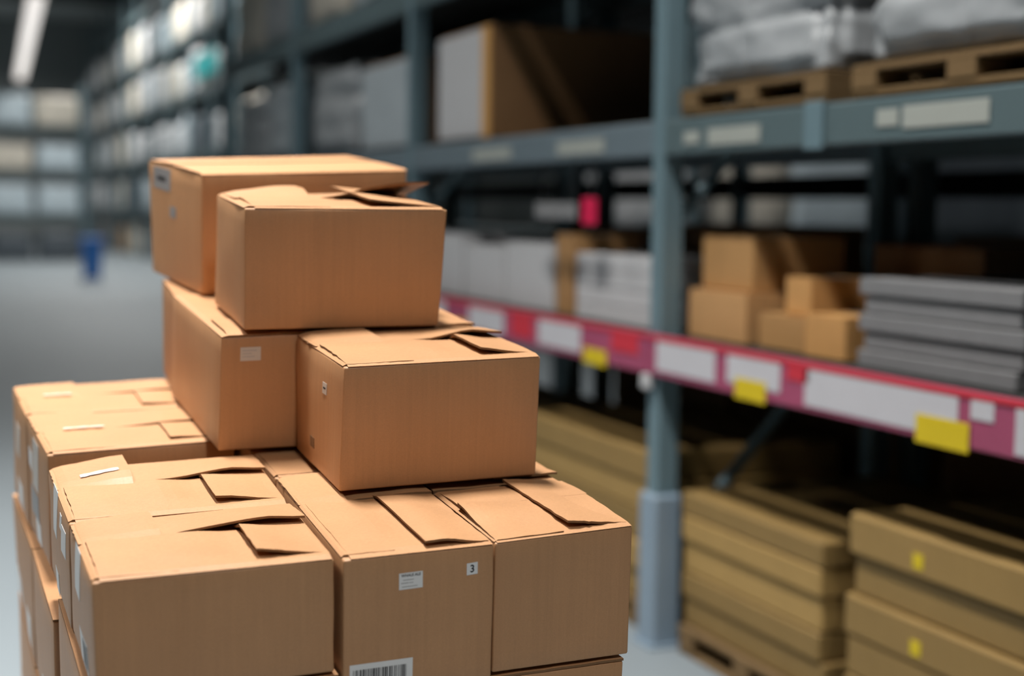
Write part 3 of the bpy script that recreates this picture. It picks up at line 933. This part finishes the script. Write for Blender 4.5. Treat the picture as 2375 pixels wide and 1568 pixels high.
carton_simple(S, S + 0.6, 7.2, 7.7, zs, 1.55, PALEB, 'pale carton at the far end of the shelf near the second post', tape=False)
t = tag(empty('hanging_sign', (XR - 0.02, 5.55, 1.63)), 'small crimson and grey sign hanging under the upper beam', 'sign')
link('red_panel', cbox('red_panel', 0.012, 0.13, 0.11, 0.004), CRIMSON, t, (0, -0.16, 0.0))
link('grey_panel', cbox('grey_panel', 0.012, 0.42, 0.07, 0.004), GREYB, t, (0, 0.18, 0.02))
for dy in (-0.16, 0.02, 0.34):
    link('hanger', cbox('hanger', 0.006, 0.006, 0.18, 0), DARKM, t, (0.01, dy, 0.09))


# --- floor level: flat packs
def flat_pack(x0, x1, y0, y1, z0, z1, label, group, dots=(), tint=(1, 1, 1)):
    t = tag(empty('flat_pack', ((x0 + x1) / 2, (y0 + y1) / 2, z0)), label, 'flat pack', group)
    sx, sy, sz = x1 - x0, y1 - y0, z1 - z0
    link('body', cbox('body', sx, sy, sz, 0.008), FLATM, t, color=tint)
    for dy in dots:
        o = link('round_sticker', cbox('round_sticker', 0.002, 0.045, min(0.045, sz * 0.7), 0.0008), YELLOW, t, (-sx / 2 - 0.0015, dy - (y0 + y1) / 2, sz * 0.2))
        o['label'] = 'yellow sticker'


def pile(y0, y1, hs, what, group, dots=(), x0=XR + 0.06, dep=0.95, tints=None, pallet=True):
    t = tag(empty('floor_pallet', (x0 + dep / 2, (y0 + y1) / 2, 0.0)), 'wooden pallet under the ' + what, 'pallet', 'floor pallets under the flat packs')
    L = y1 - y0 - 0.04
    db = cbox('deck_board', 0.11, L, 0.02, 0.002)
    for i in range(6):
        link('deck_board', db, WOOD, t, (-dep / 2 + 0.055 + i * (dep - 0.11) / 5, 0, 0.09))
    bl = cbox('pallet_block', 0.12, 0.10, 0.07, 0.003)
    for sx in (-1, 0, 1):
        for k in range(3):
            link('pallet_block', bl, WOOD, t, (sx * (dep / 2 - 0.06), -L / 2 + 0.06 + k * (L - 0.12) / 2, 0.02))
    bb = cbox('bottom_board', 0.11, L, 0.02, 0.002)
    for sx in (-1, 0, 1):
        link('bottom_board', bb, WOOD, t, (sx * (dep / 2 - 0.06), 0, 0))
    z = 0.112
    n = len(hs)
    rr = random.Random(int(y0 * 100))
    for i, h in enumerate(hs):
        j = n - 1 - i
        lab = ('topmost long tan flat pack in the ' if j == 0 else '%s from top long tan flat pack in the ' % ORD[j]) + what
        tn = (tints[i] if tints else rr.uniform(0.85, 1.1))
        flat_pack(x0 + rr.uniform(0, 0.03), x0 + dep - 0.02, y0 + rr.uniform(0, 0.03), y1 - rr.uniform(0, 0.03), z, z + h - 0.003, lab, group,
                  dots if i % 2 == 0 or j == 0 else (), (tn, tn, tn))
        z += h


pile(3.80, 4.74, [0.11, 0.10, 0.12, 0.10, 0.09], 'pile right of the near post', 'flat packs right of the near post', tints=[0.75, 0.8, 1.25, 1.2, 0.8])
pile(2.60, 3.69, [0.13, 0.13, 0.13, 0.13, 0.13], 'pile at the right picture edge', 'flat packs at the right picture edge', dots=(3.33,), tints=[0.75, 0.8, 0.85, 0.85, 0.95])
pile(5.0, 6.3, [0.12, 0.12, 0.13, 0.12, 0.13], 'pile left of the near post', 'flat packs left of the near post', tints=[0.9, 1.1, 0.8, 1.15, 0.9])
pile(6.4, 7.7, [0.12, 0.13, 0.12, 0.13], 'pile by the second post', 'flat packs by the second post')

pile(7.95, 9.1, [0.12, 0.12, 0.12, 0.13], 'pile past the second post', 'flat packs past the second post')
pile(9.2, 10.35, [0.13, 0.12, 0.13], 'pile before the third post', 'flat packs before the third post')
for i, (ya, yb, zt) in enumerate(((8.0, 8.7, 1.55), (8.8, 9.5, 1.5), (9.6, 10.3, 1.58), (10.7, 11.4, 1.5), (11.6, 12.5, 1.55))):
    carton_simple(S, S + 0.6, ya, yb, zs, zt, [PALEB, TANM, PALEB, BROWNM, TANM][i], 'carton on the price shelf beyond the second post, %s along' % ORD[i])
for i, (ya, yb, zt) in enumerate(((2.2, 3.4, 1.0), (3.5, 4.7, 0.98), (5.0, 6.3, 1.0), (6.4, 7.7, 1.0))):  # dark cartons added so the gaps between flat packs stay dark
    carton_simple(S + 1.18, S + 2.1, ya, yb, 0.002, zt, BROWNM, 'added dark carton closing the bright gap behind the flat packs, %s from the camera' % ORD[i])

# ------------------------------------------------------------------ far rack row across the second aisle
XF = 6.6
frack = tag(empty('pallet_rack', (XF, 0, 0)), 'tall distant rack row seen past the end of the near rack', 'rack')
fp = cbox('post', 0.1, 0.1, 8.6, 0.006)
FLEV = [1.45, 2.95, 4.45, 5.95, 7.45]
fy = [3.0 + 2.85 * i for i in range(21)]
for y in fy:
    link('post', fp, POSTM, frack, (0.05, y, 0))
    link('post', fp, POSTM, frack, (1.05, y, 0))
fb = cbox('beam', 0.05, 2.75, 0.14, 0.006)
fd = cbox('deck_panel', 1.0, 2.75, 0.03, 0.003)
for y in fy[:-1]:
    for z in FLEV:
        link('beam', fb, BEAMM, frack, (0.03, y + 1.425, z - 0.14))
        link('deck_panel', fd, DECKM, frack, (0.56, y + 1.425, z - 0.03))
rf = random.Random(11)
fm = [(load_mesh('far_load', 0.98, 1.22, 1.0, 0.04, i * 3.3, n=5), m) for i, m in enumerate([FARW, FARB, FART, FARW, FARW, TANM, WRAPD])]
for me, m in fm:
    me.materials.append(m)
KIND = ['pale grey', 'pale bluish', 'beige', 'white', 'pale grey', 'tan', 'dark']
for bi, y in enumerate(fy[:-1]):
    for k in (0, 1):
        for li, z in enumerate([0.0] + FLEV):
            yy = y + 0.76 + k * 1.33
            near = yy < 28
            if li == 5 or near and (li != 1 or yy > 15):
                continue
            if not near and rf.random() < 0.12:
                continue
            if li == 0:
                ki = rf.choice([6, 5, 6, 2])
            else:
                ki = rf.choice([0, 0, 1, 2, 2, 3, 4, 6 if li < 3 else 0])
            o = link('far_load', fm[ki][0], None, None, (XF + 0.58, yy, z + 0.003))
            o.scale = (1, 1, rf.uniform(0.8, 1.15))
            if near:
                lab = '%s load across the second aisle, %s from the camera' % (KIND[ki], ORD[bi * 2 + k])
            else:
                where = 'floor level' if li == 0 else ['', 'first', 'second', 'third', 'fourth', 'fifth'][li] + ' shelf'
                lab = '%s load %s of distant rack, %s bay from far end, %s half' % (KIND[ki], where, FORD[len(fy) - 2 - bi], 'farther' if k else 'nearer')
            tag(o, lab, 'pallet load', 'loads on the distant rack row')
t = tag(empty('teal_sign', (XF - 0.05, 34.6, 4.72)), 'small teal sign board fixed to the distant rack row', 'sign')
link('sign_board', cbox('sign_board', 0.03, 2.6, 0.55, 0.01), TEALM, t)
for s in (-1, 1):
    link('bracket', cbox('bracket', 0.03, 0.05, 0.62, 0.004), DARKM, t, (0.03, s * 1.0, -0.03))

# end rack at the far end of the aisle
EY = 44.0
ELEV = (1.3, 2.6, 3.9)
erack = tag(empty('pallet_rack', (0, EY, 0)), 'rack standing crosswise at the far end of the aisle', 'rack')
epost = cbox('post', 0.1, 0.1, 5.1, 0.006)
for x in (-3.6, -0.8, 2.0, 4.8):
    for dy in (0, 1.05):
        link('post', epost, POSTM, erack, (x, dy, 0))
ebeam = cbox('beam', 2.68, 0.05, 0.14, 0.006)
edeck = cbox('deck_panel', 2.68, 0.9, 0.03, 0.003)
for i in range(3):
    for z in ELEV:
        for dy in (0.0, 1.05):
            link('beam', ebeam, BEAMM, erack, (-2.2 + i * 2.8, dy, z - 0.14))
        link('deck_panel', edeck, DECKM, erack, (-2.2 + i * 2.8, 0.52, z - 0.03))
em = [load_mesh('far_load', 1.2, 0.95, 1.0, 0.04, 40 + i, n=5) for i in range(4)]
for i, m in enumerate([FARB, FARW, WRAPD, FART]):
    em[i].materials.append(m)
for i in range(6):
    for li, z in enumerate((0.0,) + ELEV):
        ki = 2 if li == 0 else rf.choice([0, 0, 1, 3])
        o = link('far_load', em[ki], None, None, (-2.87 + (i // 2) * 2.8 + (i % 2) * 1.33, EY + 0.56, z + 0.003))
        o.scale = (1, 1, rf.uniform(0.75, 1.05))
        tag(o, '%s wrapped load %s of the end rack, %s from the left' % (['bluish', 'pale', 'dark', 'beige'][ki], ['on the floor', 'on shelf one', 'on shelf two', 'on shelf three'][li], ORD[i]),
            'pallet load', 'loads on the end rack')

# blue bin on the far floor
t = tag(empty('blue_bin', (3.6, 32.0, 0)), 'small blue bin standing far off on the grey floor', 'bin')


def frustum(name, w0, w1, d0, d1, h):
    v = [(-w0, -d0, 0), (w0, -d0, 0), (w0, d0, 0), (-w0, d0, 0), (-w1, -d1, h), (w1, -d1, h), (w1, d1, h), (-w1, d1, h)]
    return pyd(name, v, [(3, 2, 1, 0), (4, 5, 6, 7), (0, 1, 5, 4), (1, 2, 6, 5), (2, 3, 7, 6), (3, 0, 4, 7)])


link('bin_body', frustum('bin_body', 0.16, 0.22, 0.16, 0.22, 0.82), BLUEM, t, (0, 0, 0.06))
link('bin_lid', cbox('bin_lid', 0.48, 0.48, 0.07, 0.02), BLUEM, t, (0, 0, 0.885))
for s in (-1, 1):
    link('wheel', cbox('wheel', 0.05, 0.12, 0.12, 0.03), DARKM, t, (s * 0.17, 0.12, 0))

# suspended strip light at the upper left
a, b = Vector((2.41, 30.0, 0)), Vector((3.45, 50.0, 0))
d = b - a
t = tag(empty('strip_light', ((a.x + b.x) / 2, (a.y + b.y) / 2, 5.66), -math.atan2(d.x, d.y)), 'long suspended strip light glowing at the upper left', 'lamp')
link('housing', cbox('housing', 0.34, d.length, 0.10, 0.01), HOUSEM, t, (0, 0, 0.08))
link('diffuser', cbox('diffuser', 0.30, d.length - 0.1, 0.08, 0.02), STRIPM, t)
link('added_uplight', cbox('added_uplight', 0.26, d.length - 0.1, 0.01, 0), UPM, t, (0, 0, 0.181))  # glowing strip added on top to brighten the far ceiling
for k in range(6):
    link('cable', cbox('cable', 0.02, 0.02, 9.4 - 5.66 - 0.60, 0), DARKM, t, (0, -9 + k * 3.6, 0.195))
